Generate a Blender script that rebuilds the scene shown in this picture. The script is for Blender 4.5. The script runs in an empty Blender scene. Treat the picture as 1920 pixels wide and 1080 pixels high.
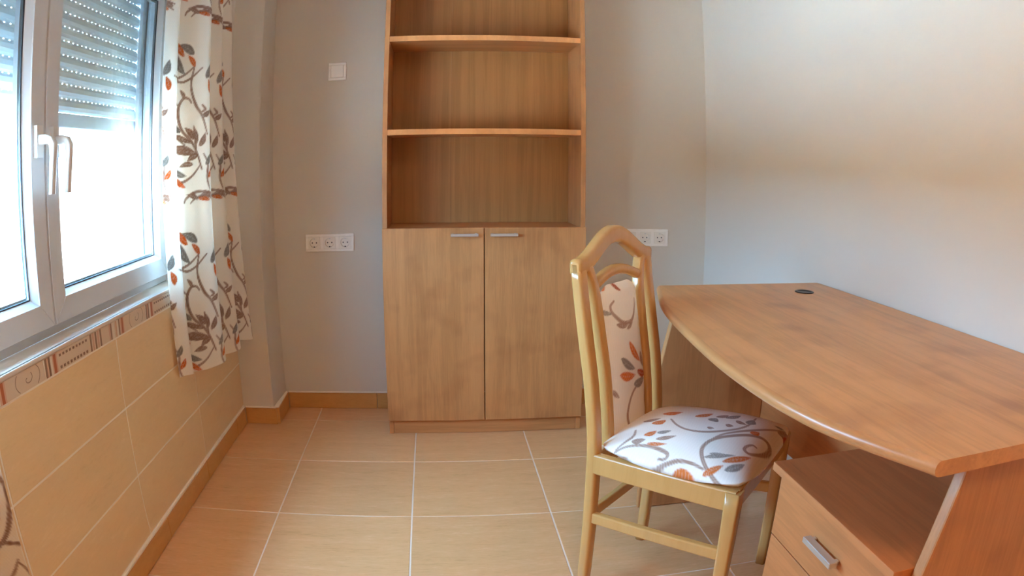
import bpy, bmesh, math, random
import numpy as np
from mathutils import Matrix, Vector

random.seed(7)
rng = np.random.default_rng(7)
scene = bpy.context.scene
COL = scene.collection

# ------------------------------------------------------------------ camera
cam_data = bpy.data.cameras.new('camera')
cam = bpy.data.objects.new('camera', cam_data)
COL.objects.link(cam)
R_ = Vector((0.99458, -0.10390, 0.00453)); U_ = Vector((0.01350, 0.17254, 0.98491)); F_ = Vector((0.10311, 0.97951, -0.17294))
mw = Matrix(((R_.x, U_.x, -F_.x, 0.1071), (R_.y, U_.y, -F_.y, -2.4720), (R_.z, U_.z, -F_.z, 1.0986), (0, 0, 0, 1)))
cam.matrix_world = mw
cam_data.type = 'PANO'                      # wide lens with barrel distortion, as in the photograph
cam_data.panorama_type = 'FISHEYE_LENS_POLYNOMIAL'
cam_data.sensor_width = 36.0
cam_data.sensor_height = 20.25
cam_data.fisheye_fov = math.radians(170)
cam_data.fisheye_polynomial_k0 = 0.0
cam_data.fisheye_polynomial_k1 = -0.0400886796
cam_data.fisheye_polynomial_k2 = 0.000184381948
cam_data.fisheye_polynomial_k3 = -3.76608292e-05
cam_data.fisheye_polynomial_k4 = 1.20288124e-06
cam_data.clip_start = 0.02
cam_data.clip_end = 200
scene.camera = cam

# ------------------------------------------------------------------ sky, sun, exposure
world = bpy.data.worlds.new('sky')
scene.world = world
world.use_nodes = True
bg = world.node_tree.nodes['Background']
bg.inputs['Color'].default_value = (0.30, 0.61, 1.05, 1)
bg.inputs['Strength'].default_value = 54.0
sun = bpy.data.objects.new('sun', bpy.data.lights.new('sun', 'SUN'))
COL.objects.link(sun)
sun.data.energy = 100.0
sun.data.angle = math.radians(0.6)
sun.data.color = (1.0, 0.9, 0.8)
sun.rotation_euler = Vector((-0.62, 0.25, -1.0)).to_track_quat('-Z', 'Y').to_euler()
portal = bpy.data.objects.new('window_portal', bpy.data.lights.new('window_portal', 'AREA'))
COL.objects.link(portal)
portal.data.shape = 'RECTANGLE'
portal.data.size = 1.62
portal.data.size_y = 1.04
portal.data.cycles.is_portal = True
portal.location = (-1.02, -1.04, 1.27)
portal.rotation_euler = Vector((1, 0, 0)).to_track_quat('-Z', 'Y').to_euler()
fill_light = bpy.data.objects.new('ceiling_lamp_light', bpy.data.lights.new('ceiling_lamp_light', 'AREA'))  # added warm fill, an assumed source that lifts the room's brightness
COL.objects.link(fill_light)
fill_light.data.shape = 'DISK'
fill_light.data.size = 0.44
fill_light.data.energy = 15.0
fill_light.data.color = (1.0, 0.64, 0.33)
fill_light.location = (0.30, -2.75, 2.425)
vs = scene.view_settings
vs.view_transform = 'Standard'
vs.look = 'None'
vs.gamma = 1.0
vs.use_curve_mapping = False
vs.exposure = 0.0
scene.cycles.max_bounces = 14
scene.cycles.diffuse_bounces = 10
scene.cycles.transparent_max_bounces = 16
scene.cycles.caustics_reflective = False
scene.cycles.caustics_refractive = False
scene.cycles.sample_clamp_indirect = 90.0
scene.cycles.use_denoising = True
try:
    scene.cycles.denoiser = 'OPENIMAGEDENOISE'
except Exception:
    pass

# ------------------------------------------------------------------ materials
def srgb(r, g, b):
    f = lambda c: (c / 12.92 if c <= 0.04045 else ((c + 0.055) / 1.055) ** 2.4)
    return (f(r / 255), f(g / 255), f(b / 255), 1.0)

def new_mat(name):
    m = bpy.data.materials.new(name)
    m.use_nodes = True
    nt = m.node_tree
    b = nt.nodes['Principled BSDF']
    return m, nt, b

def node(nt, typ, **kw):
    n = nt.nodes.new(typ)
    for k, v in kw.items():
        setattr(n, k, v)
    return n

def plain(name, col, rough=0.5, metal=0.0, bump=0.0, bscale=200.0, spec=0.5):
    m, nt, b = new_mat(name)
    b.inputs['Base Color'].default_value = col
    b.inputs['Roughness'].default_value = rough
    b.inputs['Metallic'].default_value = metal
    b.inputs['Specular IOR Level'].default_value = spec
    tc = node(nt, 'ShaderNodeTexCoord')
    nz = node(nt, 'ShaderNodeTexNoise')
    nz.inputs['Scale'].default_value = bscale
    nz.inputs['Detail'].default_value = 4
    nt.links.new(tc.outputs['Object'], nz.inputs['Vector'])
    if bump > 0:
        bp = node(nt, 'ShaderNodeBump')
        bp.inputs['Strength'].default_value = bump
        bp.inputs['Distance'].default_value = 0.002
        nt.links.new(nz.outputs['Fac'], bp.inputs['Height'])
        nt.links.new(bp.outputs['Normal'], b.inputs['Normal'])
    mr = node(nt, 'ShaderNodeMapRange')
    mr.inputs['To Min'].default_value = max(0.02, rough - 0.04)
    mr.inputs['To Max'].default_value = min(1.0, rough + 0.04)
    nt.links.new(nz.outputs['Fac'], mr.inputs['Value'])
    nt.links.new(mr.outputs['Result'], b.inputs['Roughness'])
    return m

def streaked(name, stops, stretch, rough=0.4, scale=1.0, fine=0.35, bump=0.05, knots=False, rnd=0.0, spec=0.5):
    """colour streaks running along one axis: wood grain, brushed tile"""
    m, nt, b = new_mat(name)
    tc = node(nt, 'ShaderNodeTexCoord')
    mp = node(nt, 'ShaderNodeMapping')
    mp.inputs['Scale'].default_value = [s * scale for s in stretch]
    oi = node(nt, 'ShaderNodeObjectInfo')
    ad = node(nt, 'ShaderNodeVectorMath', operation='SCALE')
    ad.inputs['Scale'].default_value = 1.0
    cmb = node(nt, 'ShaderNodeCombineXYZ')
    ml = node(nt, 'ShaderNodeMath', operation='MULTIPLY')
    ml.inputs[1].default_value = 37.0
    nt.links.new(oi.outputs['Random'], ml.inputs[0])
    for i in range(3):
        nt.links.new(ml.outputs[0], cmb.inputs[i])
    sm = node(nt, 'ShaderNodeVectorMath', operation='ADD')
    nt.links.new(tc.outputs['Object'], mp.inputs['Vector'])
    nt.links.new(mp.outputs['Vector'], sm.inputs[0])
    nt.links.new(cmb.outputs['Vector'], sm.inputs[1])
    n1 = node(nt, 'ShaderNodeTexNoise')
    n1.inputs['Scale'].default_value = 1.0
    n1.inputs['Detail'].default_value = 5
    n1.inputs['Roughness'].default_value = 0.55
    n1.inputs['Distortion'].default_value = 0.6
    nt.links.new(sm.outputs['Vector'], n1.inputs['Vector'])
    n2 = node(nt, 'ShaderNodeTexNoise')
    n2.inputs['Scale'].default_value = 6.0
    n2.inputs['Detail'].default_value = 6
    n2.inputs['Roughness'].default_value = 0.7
    nt.links.new(sm.outputs['Vector'], n2.inputs['Vector'])
    mx = node(nt, 'ShaderNodeMix', data_type='FLOAT')
    mx.inputs['Factor'].default_value = fine
    nt.links.new(n1.outputs['Fac'], mx.inputs['A'])
    nt.links.new(n2.outputs['Fac'], mx.inputs['B'])
    cr = node(nt, 'ShaderNodeValToRGB')
    cr.color_ramp.interpolation = 'EASE'
    els = cr.color_ramp.elements
    els[0].position, els[0].color = stops[0]
    els[1].position, els[1].color = stops[-1]
    for p, c in stops[1:-1]:
        e = els.new(p)
        e.color = c
    nt.links.new(mx.outputs['Result'], cr.inputs['Fac'])
    last = cr.outputs['Color']
    if knots:
        n3 = node(nt, 'ShaderNodeTexNoise')
        n3.inputs['Scale'].default_value = 7.0
        n3.inputs['Detail'].default_value = 2
        nt.links.new(tc.outputs['Object'], n3.inputs['Vector'])
        mr = node(nt, 'ShaderNodeMapRange')
        mr.inputs['From Min'].default_value = 0.52
        mr.inputs['From Max'].default_value = 0.8
        mr.inputs['To Max'].default_value = 0.6
        nt.links.new(n3.outputs['Fac'], mr.inputs['Value'])
        mk = node(nt, 'ShaderNodeMix', data_type='RGBA', blend_type='MULTIPLY')
        nt.links.new(mr.outputs['Result'], mk.inputs['Factor'])
        nt.links.new(last, mk.inputs['A'])
        mk.inputs['B'].default_value = (0.55, 0.42, 0.33, 1)
        last = mk.outputs['Result']
    if rnd > 0:
        hs = node(nt, 'ShaderNodeHueSaturation')
        m2 = node(nt, 'ShaderNodeMapRange')
        m2.inputs['To Min'].default_value = 1 - rnd
        m2.inputs['To Max'].default_value = 1 + rnd
        nt.links.new(oi.outputs['Random'], m2.inputs['Value'])
        nt.links.new(m2.outputs['Result'], hs.inputs['Value'])
        nt.links.new(last, hs.inputs['Color'])
        last = hs.outputs['Color']
    nt.links.new(last, b.inputs['Base Color'])
    b.inputs['Roughness'].default_value = rough
    b.inputs['Specular IOR Level'].default_value = spec
    if bump > 0:
        bp = node(nt, 'ShaderNodeBump')
        bp.inputs['Strength'].default_value = bump
        bp.inputs['Distance'].default_value = 0.001
        nt.links.new(n2.outputs['Fac'], bp.inputs['Height'])
        nt.links.new(bp.outputs['Normal'], b.inputs['Normal'])
    return m

def wood_stops(k=1.0, warm=1.0):
    c = lambda r, g, b: (r * k, g * k, b * k / warm, 1)
    return [(0.25, c(0.38, 0.150, 0.050)), (0.42, c(0.50, 0.215, 0.073)), (0.56, c(0.58, 0.255, 0.090)), (0.78, c(0.66, 0.315, 0.120))]

M = {}
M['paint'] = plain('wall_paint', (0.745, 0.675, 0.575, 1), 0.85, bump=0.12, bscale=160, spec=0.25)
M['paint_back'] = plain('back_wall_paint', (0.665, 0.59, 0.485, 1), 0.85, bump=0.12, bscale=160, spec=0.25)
M['ceiling'] = plain('ceiling_paint', (0.84, 0.82, 0.79, 1), 0.9, bump=0.08, bscale=160, spec=0.2)
M['stucco'] = plain('exterior_render', (0.26, 0.19, 0.13, 1), 0.95, bump=0.4, bscale=60)  # darkened so the added outside wall dims level daylight
M['paving'] = plain('pale_paving', (0.80, 0.78, 0.74, 1), 0.9, bump=0.3, bscale=30)
M['grout'] = plain('grout', (0.86, 0.69, 0.56, 1), 0.9, bump=0.2, bscale=400, spec=0.2)
M['caulk'] = plain('white_grout', (0.88, 0.78, 0.66, 1), 0.85, bump=0.2, bscale=300, spec=0.2)
M['floor_tile'] = streaked('floor_tile', [(0.28, (0.63, 0.315, 0.125, 1)), (0.5, (0.77, 0.42, 0.190, 1)), (0.72, (0.87, 0.53, 0.285, 1))], (5, 30, 10), rough=0.30, fine=0.6, bump=0.08, rnd=0.03, spec=0.6)
M['wall_tile'] = streaked('wall_tile', [(0.25, (0.71, 0.48, 0.24, 1)), (0.5, (0.78, 0.545, 0.29, 1)), (0.75, (0.84, 0.61, 0.355, 1))], (8, 4, 20), rough=0.35, fine=0.55, bump=0.06, rnd=0.02)
M['base_tile'] = streaked('baseboard_tile', [(0.3, (0.58, 0.275, 0.075, 1)), (0.7, (0.66, 0.33, 0.10, 1))], (5, 5, 16), rough=0.35, fine=0.5, bump=0.05, rnd=0.03)
M['wood_z'] = streaked('laminate_upright', wood_stops(), (26, 26, 1.6), rough=0.42, scale=1.0, fine=0.4, bump=0.04, knots=True)
M['wood_x'] = streaked('laminate_across', wood_stops(), (1.6, 26, 26), rough=0.42, fine=0.4, bump=0.04)
M['wood_y'] = streaked('laminate_lengthwise', [(p_, (c_[0], c_[1] * 1.08, c_[2], 1)) for p_, c_ in wood_stops(1.2, 0.92)], (22, 1.4, 22), rough=0.34, fine=0.35, bump=0.03, knots=True)
M['wood_back_shaded'] = streaked('laminate_back_shaded', wood_stops(0.74, 1.35), (34, 34, 1.0), rough=0.5, fine=0.3, bump=0.03)  # darkened copy of the laminate: shade inside the bookcase put into the colour
M['wood_ped'] = streaked('laminate_pedestal', [(p_, (c_[0] * 1.06, c_[1] * 0.86, c_[2] * 0.78, 1)) for p_, c_ in wood_stops(1.0)], (22, 1.4, 22), rough=0.4, fine=0.35, bump=0.03)
M['edge'] = streaked('laminate_edge_lit', wood_stops(1.3), (6, 6, 3), rough=0.4, fine=0.3, bump=0.0)  # lightened copy of the laminate: light from the front put into the colour
M['edge_y'] = streaked('laminate_edge_lengthwise', wood_stops(1.08), (16, 1.4, 16), rough=0.3, fine=0.3, bump=0.0)
M['beech'] = streaked('chair_beech', [(0.3, (0.57, 0.295, 0.085, 1)), (0.55, (0.62, 0.33, 0.103, 1)), (0.8, (0.67, 0.375, 0.13, 1))], (30, 30, 3), rough=0.24, fine=0.4, bump=0.02)
for _b in [n_ for n_ in M['beech'].node_tree.nodes if n_.type == 'BSDF_PRINCIPLED']:
    _b.inputs['Coat Weight'].default_value = 0.5
    _b.inputs['Coat Roughness'].default_value = 0.12
M['pvc'] = plain('white_pvc', (0.60, 0.60, 0.595, 1), 0.38)
M['handle_white'] = plain('white_handle', (0.70, 0.68, 0.64, 1), 0.4)
M['gasket'] = plain('black_gasket', (0.03, 0.03, 0.035, 1), 0.6)
M['spacer'] = plain('aluminium_spacer', (0.55, 0.56, 0.58, 1), 0.35, metal=0.6)
M['shutter'] = plain('shutter_slat', (0.76, 0.79, 0.79, 1), 0.55)
M['steel'] = plain('brushed_steel', (0.66, 0.66, 0.65, 1), 0.36, metal=0.85)
M['plastic'] = plain('ivory_plastic', (0.93, 0.87, 0.78, 1), 0.35)
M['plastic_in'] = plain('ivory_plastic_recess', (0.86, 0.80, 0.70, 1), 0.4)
M['hole'] = plain('dark_hole', (0.02, 0.018, 0.015, 1), 0.7)
M['black'] = plain('black_plastic', (0.015, 0.015, 0.015, 1), 0.3)
M['sill'] = plain('cream_sill', (0.66, 0.56, 0.47, 1), 0.6, bump=0.05, bscale=80)
M['deco_base'] = plain('border_cream', (0.68, 0.52, 0.37, 1), 0.35, bump=0.05, bscale=90)
M['deco_cream'] = plain('border_pale', (0.72, 0.62, 0.50, 1), 0.35)
M['deco_orange'] = plain('border_rust', (0.42, 0.105, 0.03, 1), 0.35)
M['deco_brown'] = plain('border_brown', (0.26, 0.145, 0.08, 1), 0.35)
M['deco_pink'] = plain('border_pink', (0.62, 0.36, 0.24, 1), 0.35)
M['lamp'] = plain('fill_lamp_white', (0.8, 0.8, 0.78, 1), 0.4)

def glass_mat():
    m = bpy.data.materials.new('window_glass')
    m.use_nodes = True
    nt = m.node_tree
    nt.nodes.clear()
    out = node(nt, 'ShaderNodeOutputMaterial')
    tr = node(nt, 'ShaderNodeBsdfTransparent')
    tr.inputs['Color'].default_value = (0.93, 0.97, 0.96, 1)
    gl = node(nt, 'ShaderNodeBsdfGlossy')
    gl.inputs['Roughness'].default_value = 0.01
    fr = node(nt, 'ShaderNodeFresnel')
    fr.inputs['IOR'].default_value = 1.5
    mx = node(nt, 'ShaderNodeMixShader')
    geo = node(nt, 'ShaderNodeNewGeometry')
    inv = node(nt, 'ShaderNodeMath', operation='SUBTRACT')
    inv.inputs[0].default_value = 1.0
    nt.links.new(geo.outputs['Backfacing'], inv.inputs[1])
    mu = node(nt, 'ShaderNodeMath', operation='MULTIPLY')
    nt.links.new(fr.outputs['Fac'], mu.inputs[0])
    nt.links.new(inv.outputs[0], mu.inputs[1])
    nt.links.new(mu.outputs[0], mx.inputs['Fac'])
    nt.links.new(tr.outputs['BSDF'], mx.inputs[1])
    nt.links.new(gl.outputs['BSDF'], mx.inputs[2])
    nt.links.new(mx.outputs['Shader'], out.inputs['Surface'])
    return m
M['glass'] = glass_mat()

def fabric_mat(name, transl=0.0):
    m = bpy.data.materials.new(name)
    m.use_nodes = True
    nt = m.node_tree
    b = nt.nodes['Principled BSDF']
    out = nt.nodes['Material Output']
    at = node(nt, 'ShaderNodeAttribute', attribute_name='print')
    b.inputs['Roughness'].default_value = 0.9
    b.inputs['Specular IOR Level'].default_value = 0.1
    nt.links.new(at.outputs['Color'], b.inputs['Base Color'])
    tc = node(nt, 'ShaderNodeTexCoord')
    nz = node(nt, 'ShaderNodeTexNoise')
    nz.inputs['Scale'].default_value = 450
    nt.links.new(tc.outputs['Object'], nz.inputs['Vector'])
    bp = node(nt, 'ShaderNodeBump')
    bp.inputs['Strength'].default_value = 0.25
    bp.inputs['Distance'].default_value = 0.001
    nt.links.new(nz.outputs['Fac'], bp.inputs['Height'])
    nt.links.new(bp.outputs['Normal'], b.inputs['Normal'])
    if transl > 0:
        t = node(nt, 'ShaderNodeBsdfTranslucent')
        nt.links.new(at.outputs['Color'], t.inputs['Color'])
        mx = node(nt, 'ShaderNodeMixShader')
        mx.inputs['Fac'].default_value = transl
        nt.links.new(b.outputs['BSDF'], mx.inputs[1])
        nt.links.new(t.outputs['BSDF'], mx.inputs[2])
        nt.links.new(mx.outputs['Shader'], out.inputs['Surface'])
    return m
M['curtain'] = fabric_mat('curtain_fabric', 0.5)
M['upholstery'] = fabric_mat('upholstery_fabric', 0.0)

# ------------------------------------------------------------------ mesh helpers
class MB:
    """collects simple shapes; build() links them as one mesh object"""
    def __init__(self):
        self.v, self.f, self.mi, self.sm = [], [], [], []

    def add(self, verts, faces, mi=0, smooth=False):
        o = len(self.v)
        self.v += [tuple(p) for p in verts]
        for f in faces:
            self.f.append([i + o for i in f])
            self.mi.append(mi)
            self.sm.append(smooth)
        return self

    def box(self, x0, x1, y0, y1, z0, z1, mi=0):
        x0, x1 = sorted((x0, x1)); y0, y1 = sorted((y0, y1)); z0, z1 = sorted((z0, z1))
        v = [(x0, y0, z0), (x1, y0, z0), (x1, y1, z0), (x0, y1, z0), (x0, y0, z1), (x1, y0, z1), (x1, y1, z1), (x0, y1, z1)]
        f = [(0, 3, 2, 1), (4, 5, 6, 7), (0, 1, 5, 4), (1, 2, 6, 5), (2, 3, 7, 6), (3, 0, 4, 7)]
        return self.add(v, f, mi)

    def prism(self, poly, lift, mi=0, smooth=False):
        """poly: 3D points of one face; lift: extrusion vector"""
        n = len(poly)
        a = [Vector(p) for p in poly]
        b = [p + Vector(lift) for p in a]
        f = [list(range(n))[::-1], list(range(n, 2 * n))]
        for i in range(n):
            f.append((i, (i + 1) % n, (i + 1) % n + n, i + n))
        return self.add(a + b, f, mi, smooth)

    def sweep(self, pts, sections, ax_a, ax_b, mi=0, smooth=True, close=True):
        """sections: list of (k,2) arrays in the axes ax_a / ax_b (Vector or list per point)"""
        n = len(pts); k = len(sections[0])
        vs = []
        for i, p in enumerate(pts):
            A = ax_a[i] if isinstance(ax_a, list) else ax_a
            B = ax_b[i] if isinstance(ax_b, list) else ax_b
            for s in sections[i]:
                vs.append(Vector(p) + A * s[0] + B * s[1])
        fs = []
        for i in range(n - 1):
            for j in range(k):
                fs.append((i * k + j, i * k + (j + 1) % k, (i + 1) * k + (j + 1) % k, (i + 1) * k + j))
        self.add(vs, fs, mi, smooth)
        if close:
            o = len(self.v) - len(vs)
            self.f.append([o + j for j in range(k)][::-1]); self.mi.append(mi); self.sm.append(False)
            self.f.append([o + (n - 1) * k + j for j in range(k)]); self.mi.append(mi); self.sm.append(False)
        return self

    def lathe(self, prof, centre, axis_u, axis_v, axis_w, seg=24, mi=0, smooth=True):
        """prof: (radius, height) pairs; height along axis_w"""
        vs = []
        c = Vector(centre)
        for r, h in prof:
            for j in range(seg):
                a = 2 * math.pi * j / seg
                vs.append(c + axis_u * (r * math.cos(a)) + axis_v * (r * math.sin(a)) + axis_w * h)
        fs = []
        for i in range(len(prof) - 1):
            for j in range(seg):
                fs.append((i * seg + j, i * seg + (j + 1) % seg, (i + 1) * seg + (j + 1) % seg, (i + 1) * seg + j))
        return self.add(vs, fs, mi, smooth)

    def mesh(self, name, mats, bevel=0.0, segs=2):
        me = bpy.data.meshes.new(name)
        me.from_pydata(self.v, [], self.f)
        mats = mats if isinstance(mats, (list, tuple)) else [mats]
        for m in mats:
            me.materials.append(M[m])
        for p, i, s in zip(me.polygons, self.mi, self.sm):
            p.material_index = i
            p.use_smooth = s
        bm = bmesh.new()
        bm.from_mesh(me)
        bmesh.ops.recalc_face_normals(bm, faces=bm.faces)
        if bevel > 0:
            es = [e for e in bm.edges if len(e.link_faces) == 2 and e.calc_face_angle(0) > 0.6]
            bmesh.ops.bevel(bm, geom=es, offset=bevel, segments=segs, profile=0.5, affect='EDGES', clamp_overlap=True)
        bm.to_mesh(me)
        bm.free()
        return me

    def build(self, name, mats, parent=None, bevel=0.0, segs=2):
        me = self.mesh(name, mats, bevel, segs)
        o = bpy.data.objects.new(name, me)
        COL.objects.link(o)
        if parent is not None:
            o.parent = parent
        return o

def box(name, mats, parent, x0, x1, y0, y1, z0, z1, bevel=0.0, segs=2):
    return MB().box(x0, x1, y0, y1, z0, z1).build(name, mats, parent, bevel, segs)

def empty(name, loc=(0, 0, 0), rz=0.0):
    o = bpy.data.objects.new(name, None)
    COL.objects.link(o)
    o.location = loc
    o.rotation_euler = (0, 0, rz)
    o.empty_display_size = 0.1
    return o

def tag(o, label=None, cat=None, group=None, kind=None):
    if label: o['label'] = label
    if cat: o['category'] = cat
    if group: o['group'] = group
    if kind: o['kind'] = kind
    return o

def struct(o, label=None, cat=None):
    return tag(o, label, cat, kind='structure')

def rrect(w, h, r=0.006, k=3):
    """rounded rectangle section"""
    r = min(r, w / 2 * 0.98, h / 2 * 0.98)
    out = []
    for cx, cy, a0 in ((w / 2 - r, h / 2 - r, 0), (-w / 2 + r, h / 2 - r, 90), (-w / 2 + r, -h / 2 + r, 180), (w / 2 - r, -h / 2 + r, 270)):
        for j in range(k + 1):
            a = math.radians(a0 + 90 * j / k)
            out.append((cx + r * math.cos(a), cy + r * math.sin(a)))
    return out

def catmull(P, n=8):
    P = np.array(P, float)
    out = []
    for i in range(len(P) - 1):
        p0 = P[max(i - 1, 0)]; p1 = P[i]; p2 = P[i + 1]; p3 = P[min(i + 2, len(P) - 1)]
        for t in np.linspace(0, 1, n, endpoint=False):
            out.append(0.5 * (2 * p1 + (p2 - p0) * t + (2 * p0 - 5 * p1 + 4 * p2 - p3) * t ** 2 + (3 * p1 - p0 - 3 * p2 + p3) * t ** 3))
    out.append(P[-1])
    return np.array(out)

# ------------------------------------------------------------------ printed fabric
INK = {'o': (0.70, 0.195, 0.045), 'r': (0.45, 0.085, 0.028), 'g': (0.33, 0.285, 0.24), 'v': (0.41, 0.255, 0.18)}
CLOTH = (0.94, 0.89, 0.80)

def print_pattern(q, strokes, leaves, cloth=CLOTH):
    """colour of the printed cloth at the points q (N,2), metres on the cloth"""
    N = len(q)
    col = np.tile(np.array(cloth), (N, 1))
    weave = 1 + 0.03 * np.sin(q[:, 1] * 2400) * np.sin(q[:, 0] * 900)
    col *= weave[:, None]

    def paint(mask_idx, a, ink):
        col[mask_idx] = col[mask_idx] * (1 - a[:, None]) + np.array(ink) * a[:, None]
    for w, c, pts in strokes:
        w = w * 1.5
        if len(pts) < 2:
            continue
        P = catmull(pts, 5)
        lo = P.min(0) - w * 2; hi = P.max(0) + w * 2
        idx = np.nonzero(((q > lo) & (q < hi)).all(1))[0]
        if len(idx) == 0:
            continue
        x = q[idx]
        best = np.full(len(idx), 1e9)
        nseg = len(P) - 1
        for i in range(nseg):
            a, b = P[i], P[i + 1]
            d = b - a
            t = np.clip(((x - a) @ d) / max(d @ d, 1e-12), 0, 1)
            dist = np.hypot(*(x - a - t[:, None] * d).T)
            ww = w * (0.5 - 0.28 * abs(2 * (i + t) / nseg - 1))
            best = np.minimum(best, dist - ww)
        a = np.clip(0.5 - best / 0.002, 0, 1)
        light = np.clip(1 - np.abs(best + w * 0.25) / 0.0016, 0, 1) * 0.45
        ink = np.array(INK[c])
        paint(idx, a, ink)
        paint(idx, a * light, ink * 0.4 + np.array(cloth) * 0.6)
    for c, p0, p1, w in leaves:
        p0 = np.array(p0); p1 = np.array(p1)
        d = p1 - p0; Ln = np.hypot(*d) + 1e-9
        e = d / Ln; nrm = np.array([-e[1], e[0]])
        lo = np.minimum(p0, p1) - w; hi = np.maximum(p0, p1) + w
        idx = np.nonzero(((q > lo) & (q < hi)).all(1))[0]
        if len(idx) == 0:
            continue
        x = q[idx] - p0
        u = (x @ e) / Ln
        v = x @ nrm - 0.18 * w * np.sin(np.clip(u, 0, 1) * math.pi)
        prof = 0.5 * w * np.sin(np.pi * np.clip(u, 0, 1) ** 0.8) ** 0.9
        a = np.clip(0.5 + (prof - np.abs(v)) / 0.002, 0, 1) * ((u > 0) & (u < 1))
        ink = np.array(INK[c])
        paint(idx, a, ink)
        vein = a * np.clip(1 - np.abs(v) / 0.0015, 0, 1) * 0.35 + a * (np.abs(np.sin(u * 22 + np.abs(v) / w * 9)) > 0.93) * 0.25
        paint(idx, np.clip(vein, 0, 1), np.array(cloth) * 0.8)
    return np.clip(col, 0, 1)

def colour_mesh(me, cols):
    at = me.color_attributes.new('print', 'FLOAT_COLOR', 'POINT')
    buf = np.ones((len(me.vertices), 4), np.float32)
    buf[:, :3] = cols
    at.data.foreach_set('color', buf.ravel())

def grid_mesh(name, V, nu, nv, mat, smooth=True, extra_faces=None):
    idx = np.arange(nu * nv).reshape(nv, nu)
    F = np.stack([idx[:-1, :-1], idx[:-1, 1:], idx[1:, 1:], idx[1:, :-1]], -1).reshape(-1, 4)
    me = bpy.data.meshes.new(name)
    me.vertices.add(len(V)); me.vertices.foreach_set('co', np.asarray(V, np.float32).ravel())
    me.loops.add(F.size); me.loops.foreach_set('vertex_index', F.ravel().astype(np.int32))
    me.polygons.add(len(F)); me.polygons.foreach_set('loop_start', np.arange(0, F.size, 4, dtype=np.int32))
    me.polygons.foreach_set('loop_total', np.full(len(F), 4, np.int32))
    me.polygons.foreach_set('use_smooth', np.full(len(F), smooth))
    me.update(); me.validate()
    me.materials.append(M[mat])
    return me

# ------------------------------------------------------------------ the room
XW = -0.780            # face of the tiles under the window
YB = 0.623             # back wall
YR = -3.90             # wall behind the camera
ZC = 2.50
WY0, WY1, WZ0, WZ1 = -1.86, -0.215, 0.742, 1.80      # window opening
def xr(y):             # right wall runs very slightly out of square
    return 1.338 + 0.035 * (YB - y)

floor = struct(box('floor', 'grout', None, -1.0, 1.75, YR - 0.2, YB + 0.2, -0.12, -0.0012), 'terracotta beige square floor tiles with pale joints', 'floor')
T = 0.45
def floor_edge(y):
    return xr(y) - 0.0
tile_cache = {}
for j in range(-9, 3):
    y1 = (j) * T + T; y0 = j * T
    y0c, y1c = max(y0, YR), min(y1, YB - 0.001)
    if y1c - y0c < 0.02:
        continue
    for i in range(-2, 4):
        x0, x1 = i * T, i * T + T
        lim = xr(y1c) - 0.001
        x0c, x1c = max(x0, -0.776), min(x1, lim)
        if x1c - x0c < 0.02:
            continue
        g = 0.0022
        w, h = round(x1c - x0c - 2 * g, 4), round(y1c - y0c - 2 * g, 4)
        key = (w, h)
        if key not in tile_cache:
            tile_cache[key] = MB().box(-w / 2, w / 2, -h / 2, h / 2, -0.009, 0.0).mesh('floor_tile', 'floor_tile', 0.0012, 1)
        o = bpy.data.objects.new('floor_tile', tile_cache[key])
        COL.objects.link(o)
        o.location = ((x0c + x1c) / 2, (y0c + y1c) / 2, 0)
        o.parent = floor

# left wall with the window opening
wl = MB()
XO = -1.0
wl.box(XO, XW - 0.008, YR, YB + 0.2, -0.1, WZ0 - 0.012)
wl.box(XO, XW - 0.004, YR, YB + 0.2, WZ1, ZC)
wl.box(XO, XW - 0.004, WY1, YB + 0.2, WZ0, WZ1)
wl.box(XO, XW - 0.004, YR, WY0, WZ0, WZ1)
wall_left = struct(wl.build('wall_left', 'paint'), 'window wall with beige wood look tiles below the sill', 'wall')
# tiles under the window: 20 x 60 cm
YP = 0.394             # face of the corner pillar
rows = [(0.0845, 0.2776), (0.2776, 0.4824), (0.4824, 0.6823)]
cols = [(-3.866, -3.2535), (-3.2535, -2.641), (-2.641, -2.0285), (-2.0285, -1.416), (-1.416, -0.8035), (-0.8035, -0.191), (-0.191, YP)]
for z0, z1 in rows:
    for y0, y1 in cols:
        g = 0.0026
        MB().box(XW - 0.009, XW, y0 + g, y1 - g, z0 + g, z1 - g).build('wall_tile', 'wall_tile', wall_left, 0.001, 1)
gr = MB().box(XW - 0.0085, XW - 0.0010, YR, YP, 0.08, 0.731)
gr.build('tile_joint', 'caulk', wall_left)

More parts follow.
